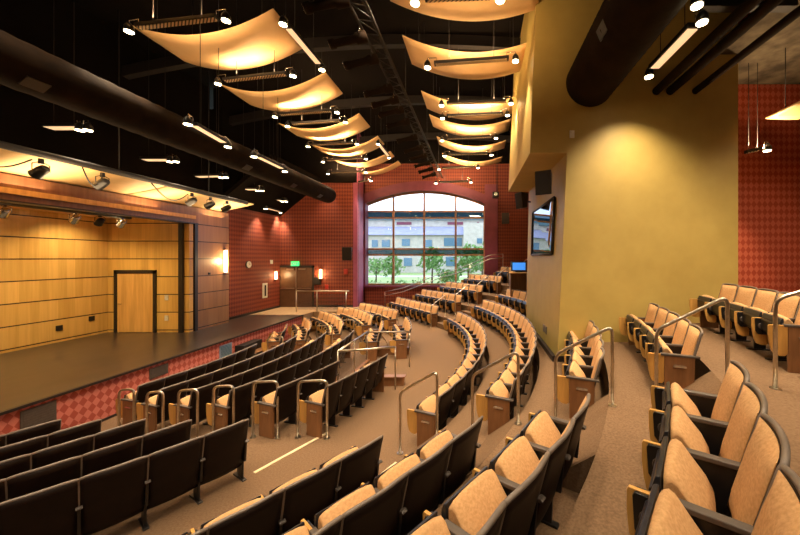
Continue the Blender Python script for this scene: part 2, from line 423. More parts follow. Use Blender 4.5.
def upper_row(k, a0, n, d, where, base, R=None, pitch=PU, fromword='aisle', first=True, last=True, sz=.94):
    R = R or UR[k]
    for i in range(n):
        s = (i+.5)*pitch
        a = math.radians(a0); L = 0
        ang = a0+d*math.degrees(s/R)
        p = pol(R, ang)
        ac = math.radians(max(-39, min(39, ang)))
        lab = '%s seat from the %s in the %s row %s' % (ORD[i], fromword, ORD[k], where)
        fi, la = (i == 0, i == n-1) if d > 0 else (i == n-1, i == 0)
        seat(p.x, p.y, ac+PI, base+' '+lab, 'seats in the %s row %s' % (ORD[k], where), pitch/.555, fi and first, la and last, sz=sz, open_r=(i == 0 and not last))
# F rows: curved upper block beyond the near aisle
FA = [-24.3,-23.7,-23.0,-22.3,-20.9]
for k in range(2):
    n = int(round(math.radians(27.6-FA[k])*UR[k]/PU))
    upper_row(k, FA[k], n, 1, 'up, upper middle block', 'tan', pitch=math.radians(27.6-FA[k])*UR[k]/n, fromword='near aisle')
for k, n in ((2,5),(3,5),(4,5)):
    upper_row(k, FA[k], n, 1, 'up, in front of gold wall', 'tan', fromword='rail')
n = 6
upper_row(2, 27.4, n, -1, 'up, behind tower', 'tan', fromword='far aisle')
# N rows: near upper block
NA = [-33.0,-31.2,-30.0,-28.7]
for k, n in ((0,5),(1,5),(2,6),(3,6)):
    upper_row(k, NA[k]+(.35,.35,0,0)[k], n, -1, 'up, near foreground block', 'tan-and-black', fromword='aisle', first=False, last=False, sz=1.0, R=UR[k]+(.12,.12,.03,-.02)[k])
# G rows: upper far block under the window
GA = [38.3,37.6,37.0,36.8,36.6]
for k, n in ((0,8),(1,7),(2,6),(3,5),(4,3)):
    upper_row(k, GA[k], n, 1, 'up, far block below window', 'tan', fromword='aisle', pitch=.555)
# lower block
PL = .49
def lower_row(k, y0, n, d, where, base, R=LR, pitch=PL, y0off=0, rowname=None, fromword='aisle'):
    cx = LX[k]-LR
    a0 = math.asin((y0-LCY)/R)
    for i in range(n):
        a = a0+d*(i+.5)*pitch/R
        fi, la = (i == 0, i == n-1) if d > 0 else (i == n-1, i == 0)
        lab = '%s seat from the %s in the %s row %s' % (ORD[i], fromword, ORD[k], where)
        seat(cx+R*math.cos(a), LCY+R*math.sin(a), a+PI, base+' '+lab, 'seats in the %s row %s' % (ORD[k], where), pitch/.555, fi and d > 0, la and d > 0, open_r=(i == 0 and d < 0))
for k, y0, n in ((5,4.36,5),(4,4.46,5),(3,4.64,5),(2,4.81,5),(1,4.99,5)):
    lower_row(k, y0, n, -1, 'from stage, near left block', 'black-backed', pitch=.49)
for k, y0, y1 in ((0,6.5,9.7),(1,6.1,10.5),(2,5.85,10.6),(3,5.65,10.4),(4,5.55,7.1)):
    n = int(round((y1-y0)*1.02/PL)); lower_row(k, y0, n, 1, 'from stage, lower middle block', 'dark-backed', pitch=(y1-y0)*1.02/n, fromword='near aisle')
lower_row(5, 5.45, 5, 1, 'from stage, lower middle block', 'dark-backed', pitch=.40, fromword='near aisle')
for k, y0, n in ((4,9.9,4),(5,9.9,5)):
    lower_row(k, y0, n, 1, 'from stage, beyond glass guard', 'tan', pitch=.44, fromword='guard')
for k, y0, n, R in ((5,13.3,7,8.5),(4,12.4,8,8.2),(3,11.65,8,7.95),(2,11.15,6,7.7),(1,11.3,3,7.7)):
    lower_row(k, y0, n, 1, 'from stage, far lower block', 'tan', R=R, pitch=.505, fromword='aisle')

# ------------------------------------------------------------------ hand rails
def rail(pts, label, r=.021, extra=None, fr=.10):
    root = empty('handrail', pts[0]); o0 = Vector(pts[0])
    P = [Vector(p)-o0 for p in pts]
    MB().tube(fillet(P, fr), r, 12).build('rail_tube', 'steel', root)
    for p in (P[0], P[-1]):
        MB().tube([(p.x,p.y,p.z),(p.x,p.y,p.z+.012)], .05, 14).build('floor_flange', 'steel', root)
    tag(root, label, 'handrail', 'tubular steel handrails'); return root
RA = [-26.2,-25.4,-24.7,-24.2,-23.9]
for k in range(5):
    rl, rr = UR[k]-(.85 if k == 4 else .60), UR[k]+.10
    a = pol(rl, RA[k]); b = pol(rr, RA[k]); zl, zr = UZ[k], UZ[k+1]
    if rl < TB[k]-.32: zl = UZ[k]
    rail([(a.x,a.y,zl),(a.x,a.y,zl+.97),(b.x,b.y,zr+.99),(b.x,b.y,zr)],
         'sloping steel handrail at near aisle end of the %s upper row' % ORD[k])
RG = [37.6,37.0,36.4,36.0,35.9]
for k in range(5):
    rl, rr = UR[k]-.52, UR[k]+.22
    a = pol(rl, RG[k]); b = pol(rr, RG[k])
    rail([(a.x,a.y,UZ[k]),(a.x,a.y,UZ[k]+.97),(b.x,b.y,UZ[k+1]+.99),(b.x,b.y,UZ[k+1])],
         'sloping steel handrail at window-side aisle beside the %s upper row' % ORD[k])
for k, (y, u0, u1) in enumerate(((6.30,119,134),(5.95,147,163),(5.80,178.5,197.5),(5.70,213.5,233.5),(5.62,253,277.5),(5.50,298,327))):
    x1 = (u1-478)/F*y; y0 = y+.02; x0 = (u0-478)/F*y0
    hh = [.92,.94,.95,.97,1.0,1.0][k]
    z1 = floor_z(x1, y); z0 = floor_z(x0, y0)
    rail([(x0,y0,z0),(x0,y0,LZ[k]+hh-.03),(x1,y,LZ[k]+hh),(x1,y,z1)],
         'hoop-shaped steel handrail at near end of the %s lower row' % ORD[k])
for k, (y, X, rowz) in enumerate(((10.0,-6.1,0),(10.75,-5.75,1),(11.2,-5.1,2),(11.75,-4.55,3),(12.45,-3.75,4),(13.2,-3.3,5))):
    x0 = X-.8; z1 = floor_z(X,y); z0 = floor_z(x0,y+.5)
    rail([(x0,y+.5,z0),(x0,y+.5,z0+.85),(X,y,z1+.97),(X,y,z1)],
         'thin steel handrail at far aisle beside the %s lower row' % ORD[k], r=.017)
# wheelchair bay with glass guard and capped half walls
gz = LZ[4]
for (y0, w, xc, hw) in ((7.75,'near',-2.35,.55), (10.25,'far',-2.9,.68)):
    r = empty('half_wall', (xc, y0, LZ[5]-.06))
    MB().box(-hw,hw,0,.12,-.0,.25).build('wall_body', 'endwood', r, .005)
    MB().box(-hw-.03,hw+.03,-.03,.15,.25,.29).build('wood_cap', 'header', r, .008)
    tag(r, 'low brown curb with pale wood cap on the %s side of the glass guard bay' % w, 'curb')
g = empty('glass_guard', (-3.15, 7.2, LZ[5]))
for pts in ([(1.2,.35,1.0),(0,0,1.0)], [(0,0,1.0),(0,1.9,1.0)], [(0,1.9,1.0),(1.2,1.9,1.0)]):
    MB().tube(pts, .024, 10).build('top_rail', 'steel', g)
for p in ((0,0),(0,.95),(0,1.9),(1.2,1.9),(1.2,.35)):
    MB().tube([(p[0],p[1],0),(p[0],p[1],1.0)], .018, 10).build('post', 'steel', g)
MB().box(-.006,.006,.03,1.87,.22,.93).build('glass_pane', 'guard', g)
MB().box(-.05,.05,-.02,1.95,0,.2).build('curb', 'endwood', g)
tag(g, 'glass guard with steel top rail around the empty bay in the lower middle block', 'guard rail')

# ------------------------------------------------------------------ stage
SZ = EYE-2.6
st = MB().box(-13.2,-8.05,-3.5,14.6,.0,SZ-.03).build('stage_platform', 'dia_s'); struct(st)
struct(MB().box(-13.2,-8.0,-3.5,14.65,SZ-.03,SZ).build('floor_stage', 'stage_floor'))
struct(MB().box(-8.06,-7.985,-3.5,14.66,SZ-.04,SZ+.012).build('trim_1', 'edge_black'))
struct(MB().box(-8.05,-8.02,-3.5,14.6,.0,.05).build('baseboard_stage', 'edge_black'))
struct(MB().box(-10.6,-8.0,14.65,17.1,.0,SZ).build('floor_landing', 'landing'))
struct(MB().box(-8.0,-6.2,15.5,17.1,.0,SZ).build('floor_landing', 'landing'))
for y0, y1, z0, z1, mat, w in ((5.62,6.1,.35,.80,'steeldark','near'),(7.83,8.3,.52,.78,'steeldark','middle'),(9.95,10.45,.36,.76,'slate','far')):
    g = empty('stage_vent', (-8.05,(y0+y1)/2,z0)); L = (y1-y0)/2
    MB().box(0,.02,-L,L,0,z1-z0).build('grille_frame', 'vent' if mat=='steeldark' else mat, g, .004)
    m = MB()
    for i in range(9): m.box(.018,.027,-L+.03,L-.03,.02+(z1-z0-.04)*i/9,.02+(z1-z0-.04)*(i+.55)/9)
    m.build('louvres', 'vent' if mat=='steeldark' else 'bwin', g)
    tag(g, '%s %s rectangular grille set into the red diamond stage front' % (('dark grey' if mat=='steeldark' else 'bluish'), w), 'vent', )
g = empty('stage_steps', (-7.72, 11.0, 0))
MB().box(-.3,.28,-.45,.45,0,.3).build('lower_step', 'steeldark', g, .01)
MB().box(-.3,.0,-.45,.45,.3,.6).build('upper_step', 'steeldark', g, .01)
MB().box(-.31,.29,-.47,.47,.3,.325).build('wood_tread', 'header', g, .004)
tag(g, 'small dark portable step unit against the far end of the stage front', 'steps')
# upstage walls
struct(MB().box(-13.1,-12.95,-3.5,11.3,SZ,EYE+1.4).build('wall_upstage', 'maple_y'))
struct(MB().box(-12.95,-10.1,11.2,11.35,SZ,EYE+1.4).build('wall_stage_right', 'maple_x'))
struct(MB().box(-13.1,-10.0,-3.5,11.35,EYE+1.38,EYE+1.5).build('ceiling_stage', 'maple'))
struct(MB().box(-13.1,-8.05,-3.6,-3.5,SZ,EYE+6).build('wall_stage_left', 'maple_x'))
# proscenium
struct(MB().box(-10.32,-10.08,-3.5,11.5,EYE+1.24,EYE+1.8).build('wall_proscenium_header', 'header'))
struct(MB().box(-10.32,-10.08,11.5,12.95,SZ,EYE+1.8).build('wall_proscenium', 'brownwood_y'))
struct(MB().box(-10.33,-10.06,11.38,11.5,SZ,EYE+1.24).build('trim_2', 'edge_black'))
struct(MB().box(-10.34,-10.05,-3.5,11.5,EYE+1.215,EYE+1.245).build('trim_3', 'edge_black'))
struct(MB().box(-10.42,-10.28,11.12,11.19,SZ,EYE+1.38).build('trim_4', 'edge_black'))
struct(MB().box(-13.2,-10.3,12.9,13.0,SZ,EYE+6).build('wall_side', 'ceiling'))
# stage door
d = empty('door_1', (-11.97, 11.2, SZ)); struct(d)
dx = .73
MB().box(-dx,-dx+.1,-.05,.01,0,2.18).box(dx-.1,dx,-.05,.01,0,2.18).box(-dx,dx,-.05,.01,2.06,2.18).build('door_frame', 'edge_black', d)
lf = MB().box(-dx+.11,dx-.11,-.03,-.005,.01,2.05).build('door_leaf', 'maple', d)
MB().tube([(-.55,-.03,1.0),(-.55,-.07,1.0),(-.43,-.07,1.0)], .012, 8).build('door_handle', 'chrome', lf)
for u, v, nm in ((166.8,297.6,'upper'),(166.8,318,'lower')):
    x = (u-478)/F*11.2; z = EYE-(v-258)/F*11.2
    m = MB().box(x-.06,x+.06,11.175,11.2,z-.09,z+.09).build('wall_plate', 'white', bevel=.005)
    tag(m, '%s white switch plate on the maple wall right of stage door' % nm, 'wall plate')
for yy, z in ((9.9,SZ+.42),(11.0-.0,SZ+.62)):
    pass
for i, (u, v) in enumerate(((59,328),(91.5,318.5))):
    y = 12.95*F/(478-u); z = EYE-(v-258)/F*y
    m = MB().box(-12.95,-12.93,y-.08,y+.08,z-.08,z+.08).build('outlet_plate', 'steeldark', bevel=.004)
    tag(m, 'small dark square outlet low on upstage maple wall, %s the corner' % ('farther from','nearer')[i], 'outlet plate')
# long cream soffit panels above the proscenium
for i in range(4):
    y0 = -1.0+3.4*i; y1 = y0+3.35
    fr = []; bk = []
    for a in range(7):
        u = a/6; x = -10.15+1.35*u; z = EYE+1.82+.27*u-.02*math.sin(PI*u)
        fr.append([(x,y0+(y1-y0)*b/4,z) for b in range(5)]); bk.append([(x,y0+(y1-y0)*b/4,z+.03) for b in range(5)])
    m = MB().slab(fr, bk).build('soffit_panel', 'cream')
    tag(m, 'cream lit soffit panel above wood header, %s along the stage' % ('nearest','second','third','farthest')[i], 'soffit panel', 'cream soffit panels over the proscenium')
pr = empty('lighting_pipe', (-8.75, -1, EYE+2.08))
MB().tube([(0,0,0),(0,13.1,0)], .07, 12).build('pipe', 'steeldark', pr)
for i in range(5):
    MB().tube([(0,1+2.6*i,.05),(0,1+2.6*i,4.0)], .012, 6).build('hanger', 'steeldark', pr)
tag(pr, 'long dark pipe hung along the front edge of the cream soffit', 'pipe')
for i, (ya, yb) in enumerate(((5.2,6.3),(7.1,7.5),(8.6,9.7))):
    P = [(-8.78+.0*t, ya+(yb-ya)*t, EYE+2.02-.32*math.sin(PI*t)-.08*t) for t in [j/12 for j in range(13)]]
    m = MB().tube(P, .014, 6).build('power_cable', 'black')
    tag(m, 'black sagging power cable before the cream soffit, %s from left' % ORD[i], 'cable', 'cables on the lighting pipe')
pb = empty('batten', (-10.75, 1, EYE+1.24))
MB().tube([(0,0,0),(0,8.9,0)], .045, 10).build('pipe', 'black', pb)
for i in range(4): MB().tube([(0,1+2.3*i,.03),(0,1+2.3*i,.16)], .012, 6).build('hanger', 'black', pb)
tag(pb, 'black lighting batten under the stage ceiling just behind the wood header', 'batten')
def parcan(loc, aim, mat, label, lit=False, size=1.0):
    r = empty('stage_light', loc); d = Vector(aim).normalized()
    b = Vector((0,0,-.20*size)); side = d.cross(Vector((0,0,1))).normalized()
    m = MB(); m.tube([b-d*.15*size, b-d*.12*size, b-d*.02*size, b+d*.12*size, b+d*.15*size], [.045*size,.08*size,.10*size,.10*size,.115*size], 14).build('can', mat, r)
    MB().tube([b+d*.151*size, b+d*.156*size], .085*size, 14).build('lens', 'bulb' if lit else 'chrome', r)
    w = .125*size
    MB().tube([b-side*w, b-side*w+Vector((0,0,.14*size)), Vector((0,0,-.0)), b+side*w+Vector((0,0,.14*size)), b+side*w], .010*size, 6).build('yoke', mat, r)
    MB().box(-.03*size,.03*size,-.03*size,.03*size,-.05*size,.06*size).build('clamp', mat, r)
    tag(r, label, 'stage light', 'stage lights'); return r
for i, (u, v) in enumerate(((41,160),(102.5,175),(192,193),(210.5,197),(227,201))):
    y = 8.75*F/(478-u); parcan((-8.75, y, EYE+1.93), (-1,.15,-.5), 'black', 'black stage light hanging before cream soffit, %s from left' % ORD[i], size=.95)
for i, (u, v) in enumerate(((4,205),(75,216),(100,219),(122,223))):
    y = 10.75*F/(478-u); y = min(y, 9.85); parcan((-10.75, y, EYE+1.2), (-.8,.3,-.6), 'chrome' if i in (0,1,3) else 'black', '%s stage light under the stage batten, %s from left' % ('silver' if i in (0,1,3) else 'dark', ORD[i]), size=.8)
def point(loc, e, c=(1,.72,.4), r=.05, kind='POINT', aim=None, size=60, blend=.6, name='lamp_and_fill_light', sx=None, sy=None):
    l = bpy.data.lights.new(name, kind); l.energy = e; l.color = c
    o = bpy.data.objects.new(name, l); COL.objects.link(o); o.location = loc
    if kind == 'AREA': l.shape = 'RECTANGLE'; l.size = sx; l.size_y = sy
    else: l.shadow_soft_size = r
    if kind == 'SPOT': l.spot_size = math.radians(size); l.spot_blend = blend
    if aim is not None: o.rotation_euler = Vector(aim).to_track_quat('-Z','Y').to_euler()
    return o
for i, (x, y) in enumerate([(-12.0,3.2),(-12.0,5.4),(-12.0,7.6),(-12.0,9.8),(-10.9,3.2),(-10.9,5.4),(-10.9,7.6),(-10.9,9.6)]):
    g = empty('downlight', (x,y,EYE+1.38))
    MB().tube([(0,0,-.01),(0,0,-.0)], .11, 16).build('ring', 'chrome', g)
    MB().tube([(0,0,-.018),(0,0,-.011)], .085, 16).build('lamp', 'bulb', g)
    tag(g, 'round recessed downlight in stage ceiling, %s from left in the %s line' % (ORD[i%4], ('upstage','front')[i//4]), 'downlight', 'downlights over the stage')
    point((x,y,EYE+1.33), 88, (1,.74,.36), .08, 'SPOT', (-.25 if i < 4 else 0,.1,-1), 125, .9)

# ------------------------------------------------------------------ room shell
CZ = EYE+6.9
struct(MB().box(-10.75,-10.5,13.0,17.0,SZ,EYE+2.2).build('wall_left', 'dia_y'))
struct(MB().box(-10.75,-10.5,13.0,17.0,EYE+2.2,CZ).build('wall_left_upper', 'ceiling'))
struct(MB().box(-11.1,-10.9,-3.5,13.0,EYE+1.9,CZ).build('wall_left_upper', 'ceiling'))
struct(MB().box(-10.75,-6.42,17.0,17.2,0,EYE+4.0).build('wall_back', 'dia_x'))
struct(MB().box(-10.75,-6.42,16.9,17.2,EYE+4.0,CZ).build('wall_back_upper', 'ceiling'))
struct(MB().box(-6.9,XMAX,18.84,19.02,EYE+5.6,CZ).build('wall_window_upper', 'ceiling'))
struct(MB().add([(-10.75,12.9,EYE+2.0),(-8.3,12.9,EYE+4.0),(-8.3,17.1,EYE+4.0),(-10.75,17.1,EYE+2.0),(-10.75,12.9,EYE+2.2),(-8.3,12.9,EYE+4.2),(-8.3,17.1,EYE+4.2),(-10.75,17.1,EYE+2.2)],
       [(0,3,2,1),(4,5,6,7),(0,1,5,4),(1,2,6,5),(2,3,7,6),(3,0,4,7)]).build('ceiling_slope', 'ceiling'))
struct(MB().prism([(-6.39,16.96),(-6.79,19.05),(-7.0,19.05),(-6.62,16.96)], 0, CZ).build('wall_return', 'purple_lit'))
struct(MB().box(-10.5,-6.42,16.97,17.0,SZ,SZ+.1).build('baseboard_back', 'edge_black'))
struct(MB().box(-10.5,-10.47,13.0,17.0,SZ,SZ+.1).build('baseboard_left', 'edge_black'))
WX0, WX1 = -6.80, .42; WB, WS, WT = EYE-1.63, EYE+3.2, EYE+4.0
def arch(x):                                # head of the window
    t = (x-(WX0+WX1)/2)/((WX1-WX0)/2); return WS+(WT-WS)*(1-t*t)
xs = [WX0+(WX1-WX0)*i/24 for i in range(25)]
m = MB().box(-6.7,WX0,19,19.5,0,CZ).box(WX1,XMAX,19,19.5,0,CZ).box(WX0,WX1,19,19.5,0,WB)
m.grid([[(x,19,arch(x)) for x in xs],[(x,19,CZ) for x in xs]], False)
m.grid([[(x,19,arch(x)) for x in xs],[(x,19.5,arch(x)) for x in xs]], False)
struct(m.build('wall_window', 'dia_x'))
# purple surround
def surround(w):
    fr = [(WX0-w,WB-.12)]+[(WX0-w,WS+.0)]
    return fr
m = MB()
m.box(WX0-.02,WX0+.14,18.9,19.45,WB,WS+.02); m.box(WX1-.02,WX1+.75,18.86,19.02,WB-1.0,WS+1.15)
outer = [(x, arch(x)+.55) for x in xs]; inner = [(x, arch(x)-.02) for x in xs]
fr = [[(x,18.9,z) for x, z in inner],[(x,18.9,z) for x, z in outer]]; bk = [[(x,19.02,z) for x, z in inner],[(x,19.02,z) for x, z in outer]]
m.slab(fr, bk, False); m.box(WX0,WX1,18.9,19.4,WB-.1,WB)
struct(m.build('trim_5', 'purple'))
win = empty('window_1', ((WX0+WX1)/2, 19.42, WB)); struct(win)
cx = (WX0+WX1)/2
zt = [EYE+2.40-.02, EYE+2.80]      # upper transom band
zm = [EYE+.18, EYE+.58]            # lower transom band
zt = [EYE+(258-218)/F*19.4, EYE+(258-211.5)/F*19.4]; zm = [EYE+(258-255)/F*19.4, EYE+(258-249)/F*19.4]
m = MB(); cols = [(u-478)/F*19.4 for u in (393.6,424.2,455.8)]
for x in cols: m.box(x-cx-.055,x-cx+.055,-.06,.04,0,arch(x)-WB)
for z in zt+zm: m.box(WX0-cx,WX1-cx,-.055,.035,z-WB-.05,z-WB+.05)
m.box(WX0-cx,WX1-cx,-.06,.04,0,.09); m.box(WX0-cx,WX0-cx+.09,-.06,.04,0,WS-WB); m.box(WX1-cx-.09,WX1-cx,-.06,.04,0,WS-WB)
m.slab([[(x-cx,-.06,arch(x)-WB-.09) for x in xs],[(x-cx,-.06,arch(x)-WB) for x in xs]], [[(x-cx,.04,arch(x)-WB-.09) for x in xs],[(x-cx,.04,arch(x)-WB) for x in xs]], False)
m.build('window_frame', 'mullion', win)
m = MB()
for a, b in ((WB,zm[0]),(zm[1],zt[0])): m.box(WX0-cx,WX1-cx,0,.012,a-WB,b-WB)
m.slab([[(x-cx,0,zt[1]-WB) for x in xs],[(x-cx,0,arch(x)-WB) for x in xs]], [[(x-cx,.012,zt[1]-WB) for x in xs],[(x-cx,.012,arch(x)-WB) for x in xs]], False)
m.build('pane', 'glass', win)
m = MB()
for a, b in (zm, zt): m.box(WX0-cx,WX1-cx,0,.012,a-WB,b-WB)
m.build('tinted_pane', 'glass_tint', win)['label'] = 'dark tinted transom panes'
# right side: red wall behind the top rows, other enclosing walls
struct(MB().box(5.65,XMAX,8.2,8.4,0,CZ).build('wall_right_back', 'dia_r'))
struct(MB().box(XMAX,XMAX+.2,YMIN,19.5,0,CZ).build('wall_right', 'dia_y'))
struct(MB().box(-14,XMAX+.2,YMIN-.2,YMIN,0,CZ).build('wall_rear', 'dia_x'))
struct(MB().box(-14,XMAX+.2,YMIN-.2,19.5,CZ,CZ+.2).build('ceiling', 'ceiling'))
struct(MB().box(-13.3,-13.1,-3.5,13,0,CZ).build('wall_stage_outer', 'ceiling'))
struct(MB().box(5.2,XMAX,-1,8.2,EYE+4.45,EYE+4.6).build('ceiling_deck', 'concrete'))
# arched roof beams
for i, y in enumerate((3.5,6.2,9.8,13.5,17.5)):
    fr = []
    xs2 = [-11+18*j/30 for j in range(31)]
    top = [(x, EYE+5.55+1.0*(1-((x+2)/9)**2)) for x in xs2]
    m = MB().slab([[(x,y,z) for x, z in top],[(x,y,z+.32) for x, z in top]], [[(x,y+.2,z) for x, z in top],[(x,y+.2,z+.32) for x, z in top]], False)
    struct(m.build('ceiling_beam', 'steeldark'))

# gold tower: battered lower part and the box above
def hexa(v, name, mat, kind=True):
    m = MB().add(v, [(0,3,2,1),(4,5,6,7),(0,1,5,4),(1,2,6,5),(2,3,7,6),(3,0,4,7)]); return struct(m.build(name, mat))
zc = EYE+2.3
hexa([(1.68,7.0,0),(5.69,7.0,0),(5.69,11.2,0),(1.66,11.2,0),(1.95,7.0,zc),(5.69,7.0,zc),(5.69,11.2,zc),(1.78,11.2,zc)], 'wall_tower', 'gold')
hexa([(1.14,7.0,zc),(5.69,7.0,zc),(5.69,11.6,zc+.1),(1.10,11.6,zc+.1),(1.32,7.0,CZ),(5.69,7.0,CZ),(5.69,11.6,CZ),(1.3,11.6,CZ)], 'wall_tower_upper', 'gold')
struct(MB().box(1.62,1.70,6.98,11.2,1.2,1.36).build('baseboard_tower', 'edge_black'))
struct(MB().box(1.68,5.69,6.97,7.0,UZ[2],UZ[2]+.12).build('baseboard_tower', 'edge_black'))
# booth window in the tower's left face
def tx(z, y): return 1.68+(z/zc)*.27*((11.2-y)/4.2)+(z/zc)*.12*(1-(11.2-y)/4.2)
b = empty('window_2', (1.8, 8.9, EYE)); struct(b)
def face_pt(y, z, off): return (tx(z, y)-off-1.8, y-8.9, z-EYE)
y0, y1, z0, z1 = 7.8, 10.4, EYE+.10, EYE+1.48
fr = [[face_pt(y0,z0,.02),face_pt(y1,z0,.02)],[face_pt(y0,z1,.02),face_pt(y1,z1,.02)]]
MB().slab(fr, [[(p[0]+.01,p[1],p[2]) for p in r] for r in fr], False).build('pane', 'mirror', b)
m = MB()
for a, c in (((y0,z0),(y1,z0)),((y0,z1),(y1,z1)),((y0,z0),(y0,z1)),((y1,z0),(y1,z1))):
    m.tube([face_pt(a[0],a[1],.03), face_pt(c[0],c[1],.02)], .035, 4)
m.build('window_frame', 'edge_black', b)
# wall plates on the gold wall
for x, y, z, s in ((2.05,6.985,EYE+2.7,.05),):
    m = MB().box(x-.05,x+.05,6.965,7.0,z-.08,z+.08).build('wall_plate', 'white', bevel=.005)
    tag(m, 'small white control plate high on gold wall below round duct end', 'wall plate')
for i, y in enumerate((8.2,8.45)):
    x = tx(1.9,y)
    m = MB().box(x-.03,x+.02,y-.07,y+.07,UZ[2]+.32,UZ[2]+.5).build('outlet_plate', 'trim', bevel=.004)
    tag(m, 'grey outlet plate low on tower side wall, %s of the pair' % ('nearer','farther')[i], 'outlet plate')

# speakers
def speaker(loc, face, label, s=1.0):
    r = empty('loudspeaker', loc, math.atan2(face[1], face[0])-PI/2)
    m = MB(); w = .19*s; h = .27*s
    m.add([(-w,.14*s,-h),(w,.14*s,-h),(w*.6,-.12*s,-h*.8),(-w*.6,-.12*s,-h*.8),(-w,.20*s,h),(w,.20*s,h),(w*.7,-.16*s,h),(-w*.7,-.16*s,h)],
          [(0,3,2,1),(4,5,6,7),(0,1,5,4),(1,2,6,5),(2,3,7,6),(3,0,4,7)])
    m.build('cabinet', 'black', r, .01)
    MB().add([(-w*.9,.152*s,-h*.9),(w*.9,.152*s,-h*.9),(w*.9,.205*s,h*.9),(-w*.9,.205*s,h*.9)], [(0,1,2,3)]).build('grille', 'steeldark', r)
    MB().tube([(0,-.14*s,0),(0,-.34*s,0)], .03*s, 8).build('bracket', 'steeldark', r)
    tag(r, label, 'loudspeaker'); return r
speaker(((348-478)/F*16.4, 16.4, EYE+(258-254)/F*16.7), (.1,-1), 'black loudspeaker on the red wall right of exit doors', 1.25)
speaker(((506-478)/F*18.3, 18.25, EYE+(258-219.5)/F*18.6), (-.3,-1), 'black loudspeaker on red wall right of the big arched window', 1.15)
speaker((1.56, 7.45, EYE+1.72), (-.45,-.9), 'large black loudspeaker under gold box, nearer of the two', 1.0)
speaker((1.45, 10.4, EYE+1.85), (-.85,-.5), 'black loudspeaker on tower beyond booth window, farther of the two', .95)

# exit doors
e = empty('door_2', (-9.63, 17.0, SZ)); struct(e)
MB().box(-.93,-.85,-.06,.0,0,2.2).box(.85,.93,-.06,.0,0,2.2).box(-.93,.93,-.06,.0,2.1,2.2).build('door_frame', 'steeldark', e)
for sx in (-1, 1):
    lf = MB().box(min(0.01*sx,.85*sx),max(.01*sx,.85*sx),-.045,-.005,.01,2.1).build('door_leaf', 'door_metal', e, .004)
    MB().box(min(.08*sx,.8*sx),max(.08*sx,.8*sx),-.10,-.06,.96,1.02).build('push_bar', 'steel', lf)
    MB().box(min(.12*sx,.5*sx),max(.12*sx,.5*sx),-.08,-.045,1.98,2.05).build('door_closer', 'steel', lf)
MB().box(-.03,.03,-.07,-.045,.0,2.1).build('centre_post', 'steel', e)
x = (294.5-478)/F*16.9
ex = empty('exit_sign', (x, 16.9, EYE+(258-266)/F*16.9+.0))
MB().box(-.2,.2,0,.1,0,.24).build('sign_box', 'exitgreen', ex, .01)
cu = bpy.data.curves.new('exit_text', 'FONT'); cu.body = 'EXIT'; cu.size = .2; cu.align_x = 'CENTER'; cu.align_y = 'CENTER'; cu.extrude = .004
to = bpy.data.objects.new('tmp', cu); COL.objects.link(to)
bpy.context.view_layer.update()
me = bpy.data.meshes.new_from_object(to.evaluated_get(bpy.context.evaluated_depsgraph_get())); bpy.data.objects.remove(to)
me.materials.clear(); me.materials.append(M['white']); t = part('lettering', me, ex); t.rotation_euler = (PI/2,0,0); t.location = (0,-.006,.12)
tag(ex, 'green exit sign with pale letters above the double doors', 'exit sign')
def sconce(loc, face, h, label, e=25):
    r = empty('wall_sconce', loc, math.atan2(face[1], face[0])-PI/2)
    MB().box(-.06,.06,0,.03,-h/2-.04,h/2+.04).build('back_plate', 'chrome', r, .004)
    prof = [(math.sin(q)*.07, .03+math.cos(q)*.075) for q in [-PI/2+PI*i/10 for i in range(11)]]
    MB().grid([[(x,y,-h/2) for x, y in prof],[(x,y,h/2) for x, y in prof]]).build('diffuser', 'sconce', r)
    for z in (-h/2, h/2): MB().box(-.08,.08,0,.115,z-.02,z+.02).build('end_cap', 'steel', r, .004)
    tag(r, label, 'wall sconce', 'glowing wall sconces')
    f = Vector((face[0],face[1],0)).normalized()
    point(Vector(loc)+f*.22, e, (1,.66,.3), .12)
sconce((-10.08,12.72,EYE-.13), (1,0), .9, 'tall glowing sconce on the wood-panelled wall beside stage', 30)
sconce((-10.5,16.55,EYE-.9), (1,0), .42, 'small glowing sconce on left red wall beside exit doors', 9)
sconce(((321-478)/F*17,17.0,EYE-.85), (0,-1), .5, 'small glowing sconce on back wall right of exit doors', 12)
# clock and small wall devices
y = 10.5*F/(478-248); ck = empty('wall_clock', (-10.5, y, EYE-.3))
MB().tube([(0,0,0),(.05,0,0)], .17, 24).build('clock_case', 'black', ck); MB().tube([(.05,0,0),(.055,0,0)], .15, 24).build('clock_face', 'white', ck)
MB().box(.056,.06,-.006,.006,0,.1).box(.056,.06,0,.08,-.006,.006).build('hands', 'black', ck)
tag(ck, 'round wall clock on the red diamond wall left of the exit doors', 'clock')
y = 10.5*F/(478-264.5); ck = empty('wall_grille', (-10.5, y, EYE-1.6))
MB().box(0,.04,-.17,.17,-.36,.36).build('frame', 'white', ck, .008); MB().box(.03,.045,-.06,.06,-.27,.27).build('slot', 'steeldark', ck)
tag(ck, 'white upright framed grille low on the left red wall', 'wall grille')
for u, v, mat, w, h, name, lab, cat in ((346,271.5,'redplastic',.1,.14,'fire_alarm','red fire alarm on back wall under the loudspeaker','fire alarm'),
        (327,287,'redplastic',.08,.12,'call_point','small red call point above guard rail beside exit doors','call point'),
        (317,281,'steeldark',.22,.2,'notice_panel','small dark panel right of exit doors under sconce','panel')):
    x = (u-478)/F*17; z = EYE-(v-258)/F*17
    tag(MB().box(x-w,x+w,16.95,17.0,z-h,z+h).build(name, mat, bevel=.008), lab, cat)
tag(MB().box(-10.5,-10.44,16.15,16.3,EYE-.3,EYE-.1).build('wall_sensor','white',bevel=.008), 'small white sensor on the left red wall near the corner', 'sensor')
